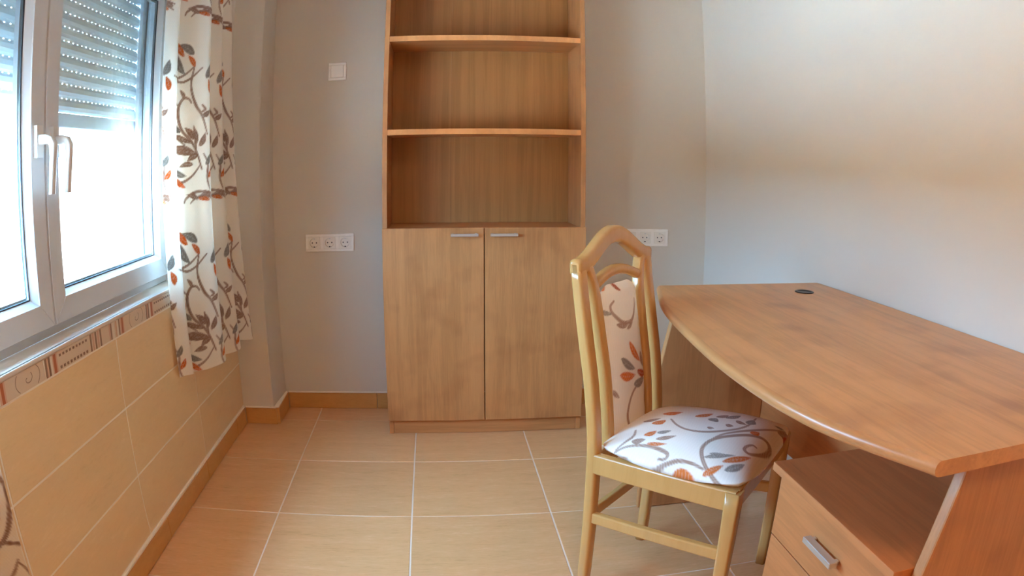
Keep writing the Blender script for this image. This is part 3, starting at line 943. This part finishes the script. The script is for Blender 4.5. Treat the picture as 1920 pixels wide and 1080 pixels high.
# ------------------------------------------------------------------ chair
SEAT_STROKES = [[0.009, "v", [[0.37, 0.219], [0.345, 0.212], [0.313, 0.194], [0.287, 0.169], [0.271, 0.138], [0.273, 0.106], [0.289, 0.076], [0.314, 0.045], [0.348, 0.006], [0.375, -0.013], [0.397, -0.009], [0.406, 0.015], [0.399, 0.056], [0.378, 0.088], [0.361, 0.085], [0.36, 0.065], [0.369, 0.046], [0.379, 0.046]]], [0.007, "v", [[0.273, 0.106], [0.288, 0.059], [0.318, 0.012], [0.35, -0.037], [0.382, -0.098], [0.404, -0.146]]], [0.007, "v", [[0.137, 0.024], [0.167, 0.055], [0.202, 0.07], [0.244, 0.065], [0.28, 0.04], [0.312, -0.004], [0.326, -0.057], [0.322, -0.125]]], [0.007, "v", [[0.171, 0.199], [0.187, 0.198], [0.212, 0.19], [0.235, 0.183], [0.267, 0.184], [0.3, 0.192]]], [0.007, "v", [[0.065, 0.179], [0.086, 0.166], [0.118, 0.159], [0.153, 0.159], [0.183, 0.165], [0.199, 0.172], [0.199, 0.183], [0.182, 0.185]]], [0.006, "v", [[0.065, 0.174], [0.077, 0.152], [0.087, 0.129], [0.078, 0.101]]], [0.006, "v", [[0.071, 0.183], [0.1, 0.19], [0.119, 0.193]]]]
SEAT_LEAVES = [["o", [0.113, 0.125], [0.134, 0.099], 0.02], ["g", [0.138, 0.108], [0.169, 0.088], 0.015], ["v", [0.148, 0.133], [0.191, 0.107], 0.016], ["o", [0.133, 0.151], [0.184, 0.143], 0.012], ["v", [0.092, 0.149], [0.125, 0.137], 0.02], ["o", [0.104, 0.065], [0.128, 0.034], 0.028], ["o", [0.098, -0.01], [0.143, -0.038], 0.03], ["v", [0.072, 0.051], [0.11, 0.023], 0.02], ["o", [0.186, -0.016], [0.218, -0.067], 0.022], ["g", [0.228, -0.009], [0.241, -0.034], 0.03], ["v", [0.236, -0.041], [0.257, -0.08], 0.02], ["g", [0.26, -0.049], [0.283, -0.106], 0.022], ["v", [0.275, -0.008], [0.297, -0.009], 0.02], ["v", [0.288, -0.052], [0.321, -0.044], 0.02], ["g", [0.318, -0.052], [0.323, -0.099], 0.025], ["g", [0.286, 0.162], [0.353, 0.122], 0.014], ["g", [0.294, 0.146], [0.333, 0.132], 0.01], ["o", [0.333, 0.161], [0.385, 0.097], 0.02], ["o", [0.303, 0.203], [0.34, 0.169], 0.018], ["g", [0.349, 0.183], [0.381, 0.136], 0.022], ["o", [0.229, 0.204], [0.292, 0.211], 0.032], ["v", [0.083, 0.188], [0.109, 0.189], 0.012], ["o", [0.344, -0.006], [0.361, -0.034], 0.02], ["v", [0.395, -0.101], [0.415, -0.152], 0.03], ["r", [0.423, -0.091], [0.421, -0.152], 0.04], ["v", [0.241, 0.036], [0.26, 0.033], 0.014], ["g", [0.375, -0.131], [0.399, -0.15], 0.014]]
BACK_STROKES = [[0.008, "v", [[0.051, 0.771], [0.066, 0.761], [0.063, 0.745], [0.041, 0.726], [0.014, 0.711], [-0.02, 0.709], [-0.039, 0.72], [-0.052, 0.742], [-0.057, 0.762]]], [0.007, "v", [[-0.061, 0.558], [-0.029, 0.545], [-0.002, 0.533], [0.02, 0.511], [0.033, 0.479], [0.026, 0.453], [0.01, 0.436], [-0.016, 0.435], [-0.019, 0.444]]]]
BACK_LEAVES = [["g", [0.097, 0.752], [0.063, 0.742], 0.012], ["o", [-0.002, 0.662], [-0.052, 0.6], 0.022], ["g", [0.047, 0.63], [-0.02, 0.588], 0.022], ["o", [0.059, 0.59], [-0.019, 0.573], 0.024], ["r", [-0.029, 0.581], [-0.096, 0.558], 0.02], ["g", [-0.007, 0.551], [-0.076, 0.552], 0.024], ["v", [-0.057, 0.626], [-0.075, 0.58], 0.02], ["v", [0.051, 0.714], [-0.005, 0.701], 0.012], ["v", [0.002, 0.694], [-0.033, 0.707], 0.01], ["v", [0.085, 0.557], [0.065, 0.533], 0.012], ["v", [-0.085, 0.53], [-0.1, 0.441], 0.03], ["o", [0.094, 0.804], [0.058, 0.814], 0.016], ["r", [0.036, 0.816], [0.012, 0.791], 0.014]]

chair = tag(empty('dining_chair', (0.583, -0.800, 0), math.radians(-42.7)), 'high backed beech chair with floral seat pulled up to the desk', 'chair')
# chair space: x forward, y to its left (away from the camera), z up
def lat(l):
    return -l
zs_c = [0.0, 0.20, 0.40, 0.46, 0.52, 0.60, 0.70, 0.80, 0.87, 0.96]
fs_c = [-0.004, 0.003, 0.005, 0.003, -0.003, -0.013, -0.031, -0.047, -0.056, -0.064]
def fback(z):
    return float(np.interp(z, zs_c, fs_c))
XA, YA = Vector((1, 0, 0)), Vector((0, 1, 0))
PW = 0.171
for sg, nm in ((-1, 'rear_post'), (1, 'rear_post')):
    zs = list(np.linspace(0.001, 0.872, 26))
    pts = [Vector((fback(z), sg * PW, z)) for z in zs]
    MB().sweep(pts, [rrect(0.030 if z > 0.06 else 0.028, 0.034, 0.009, 4) for z in zs], XA, YA).build(nm, 'beech', chair)
# crest rail: an arch between the posts
cr = []
ls = [-1.0, -0.975] + list(np.linspace(-0.93, 0.93, 31)) + [0.975, 1.0]
def ztop(u):
    a = abs(u)
    return 0.884 + 0.068 * (0.5 + 0.5 * math.cos(math.pi * min(a * 1.02, 1))) ** 0.9
def zbot(u):
    a = abs(u)
    return 0.846 + 0.062 * (0.5 + 0.5 * math.cos(math.pi * min(a * 1.08, 1)))
pts = []; secs = []
for u in ls:
    zt, zb_ = ztop(u), zbot(u)
    zc = (zt + zb_) / 2
    pts.append(Vector((fback(zc) + 0.0, u * 0.188, zc)))
    k_ = 0.62 if abs(u) > 0.999 else 1.0
    secs.append(rrect(0.032 * k_, (zt - zb_) * k_, 0.010 * k_, 4))
MB().sweep(pts, secs, XA, Vector((0, 0, 1))).build('crest_rail', 'beech', chair)
# inner slats, flaring outwards to the crest
for sg in (-1, 1):
    zs = list(np.linspace(0.395, 0.868, 26))
    pts = [Vector((fback(z) + 0.001, sg * (0.108 + 0.012 * max(0, (z - 0.62) / 0.25) ** 1.5 + 0.022 * max(0, (z - 0.78) / 0.09) ** 2), z)) for z in zs]
    MB().sweep(pts, [rrect(0.028, 0.028, 0.008, 4) for z in zs], XA, YA).build('back_slat', 'beech', chair)
pts = []; secs = []
for u in np.linspace(-1, 1, 17):
    z = 0.814 + 0.028 * math.cos(u * math.pi / 2)
    pts.append(Vector((fback(z) + 0.001, u * 0.118, z)))
    secs.append(rrect(0.024, 0.026, 0.007, 3))
MB().sweep(pts, secs, XA, Vector((0, 0, 1))).build('arched_rail', 'beech', chair)
# upholstered panel between the slats
nu, nv = 76, 150
zz = np.linspace(0.40, 0.810, nv)
V = []; Q = []
for z in zz:
    top = 0.810 - z
    hwid = 0.094 * math.sqrt(max(0.0, 1 - max(0.0, (0.03 - top) / 0.036) ** 2))
    for u in np.linspace(-1, 1, nu):
        y = u * hwid
        bulge = 0.016 * (1 - abs(u) ** 4) * min(1, top / 0.02 + 0.15)
        V.append((fback(z) + 0.002 + bulge, y, z)); Q.append((-y, z))
me = grid_mesh('back_pad', V, nu, nv, 'upholstery')
colour_mesh(me, print_pattern(np.array(Q), BACK_STROKES, BACK_LEAVES))
pad = bpy.data.objects.new('back_pad', me)
COL.objects.link(pad)
pad.parent = chair
sd = pad.modifiers.new('padding', 'SOLIDIFY'); sd.thickness = 0.014; sd.offset = -1
# seat rails, legs and stretchers
D = 0.385
WB, WF = 0.1715, 0.2000
def bar(name, p0, p1, w, h, r=0.004):
    p0, p1 = Vector(p0), Vector(p1)
    d = (p1 - p0).normalized()
    side = d.cross(Vector((0, 0, 1))).normalized()
    up = side.cross(d)
    return MB().sweep([p0, p1], [rrect(w, h, r, 2)] * 2, side, up, smooth=False).build(name, 'beech', chair, 0.0)
ZR = 0.397
for sg in (-1, 1):
    bar('side_rail', (0.012, sg * (WB + 0.004), ZR), (D + 0.010, sg * (WF + 0.006), ZR), 0.024, 0.052)
    bar('stretcher', (0.004, sg * (WB + 0.002), 0.242), (D, sg * (WF + 0.006), 0.252), 0.020, 0.030)
    zs = list(np.linspace(0.001, 0.420, 8))
    pts = [Vector((D + 0.002, sg * (WF + 0.002), z)) for z in zs]
    MB().sweep(pts, [rrect(0.028 + 0.010 * z / 0.42, 0.028 + 0.010 * z / 0.42, 0.006, 3) for z in zs], XA, YA).build('front_leg', 'beech', chair)
bar('front_rail', (D + 0.004, -WF, ZR), (D + 0.004, WF, ZR), 0.022, 0.052)
bar('back_rail', (0.004, -WB, ZR), (0.004, WB, ZR), 0.022, 0.052)
bar('back_stretcher', (0.0, -WB, 0.245), (0.0, WB, 0.245), 0.018, 0.028)
# domed seat cushion
SF0, SF1 = 0.005, 0.415
def shw(f):
    return 0.178 + 0.044 * np.clip((f - SF0) / (SF1 - SF0), 0, 1)
n1 = 168
a_ = np.linspace(-1, 1, n1)
b_ = np.linspace(-1, 1, n1)
A_, B_ = np.meshgrid(a_, b_)
# rounded-square mapping so that the rim stays smooth
f_ = SF0 + (SF1 - SF0) * (B_ + 1) / 2
rc = np.clip((np.abs(A_) ** 6 + np.abs(B_) ** 6) ** (1 / 6.0), 1, None)
Ar, Br = A_ / rc ** 0.9, B_ / rc ** 0.9
f_ = SF0 + (SF1 - SF0) * (Br + 1) / 2
l_ = Ar * shw(f_)
hz = 0.424 + 0.068 * np.sqrt(np.clip((1 - np.abs(Ar) ** 2.4) * (1 - np.abs(Br) ** 2.6), 0, 1))
V = np.stack([f_, -l_, hz], -1).reshape(-1, 3)
me = grid_mesh('seat_cushion', V, n1, n1, 'upholstery')
colour_mesh(me, print_pattern(np.stack([f_.ravel(), l_.ravel()], 1), SEAT_STROKES, SEAT_LEAVES))
seat = bpy.data.objects.new('seat_cushion', me)
COL.objects.link(seat)
seat.parent = chair
sd = seat.modifiers.new('padding', 'SOLIDIFY'); sd.thickness = 0.012; sd.offset = -1
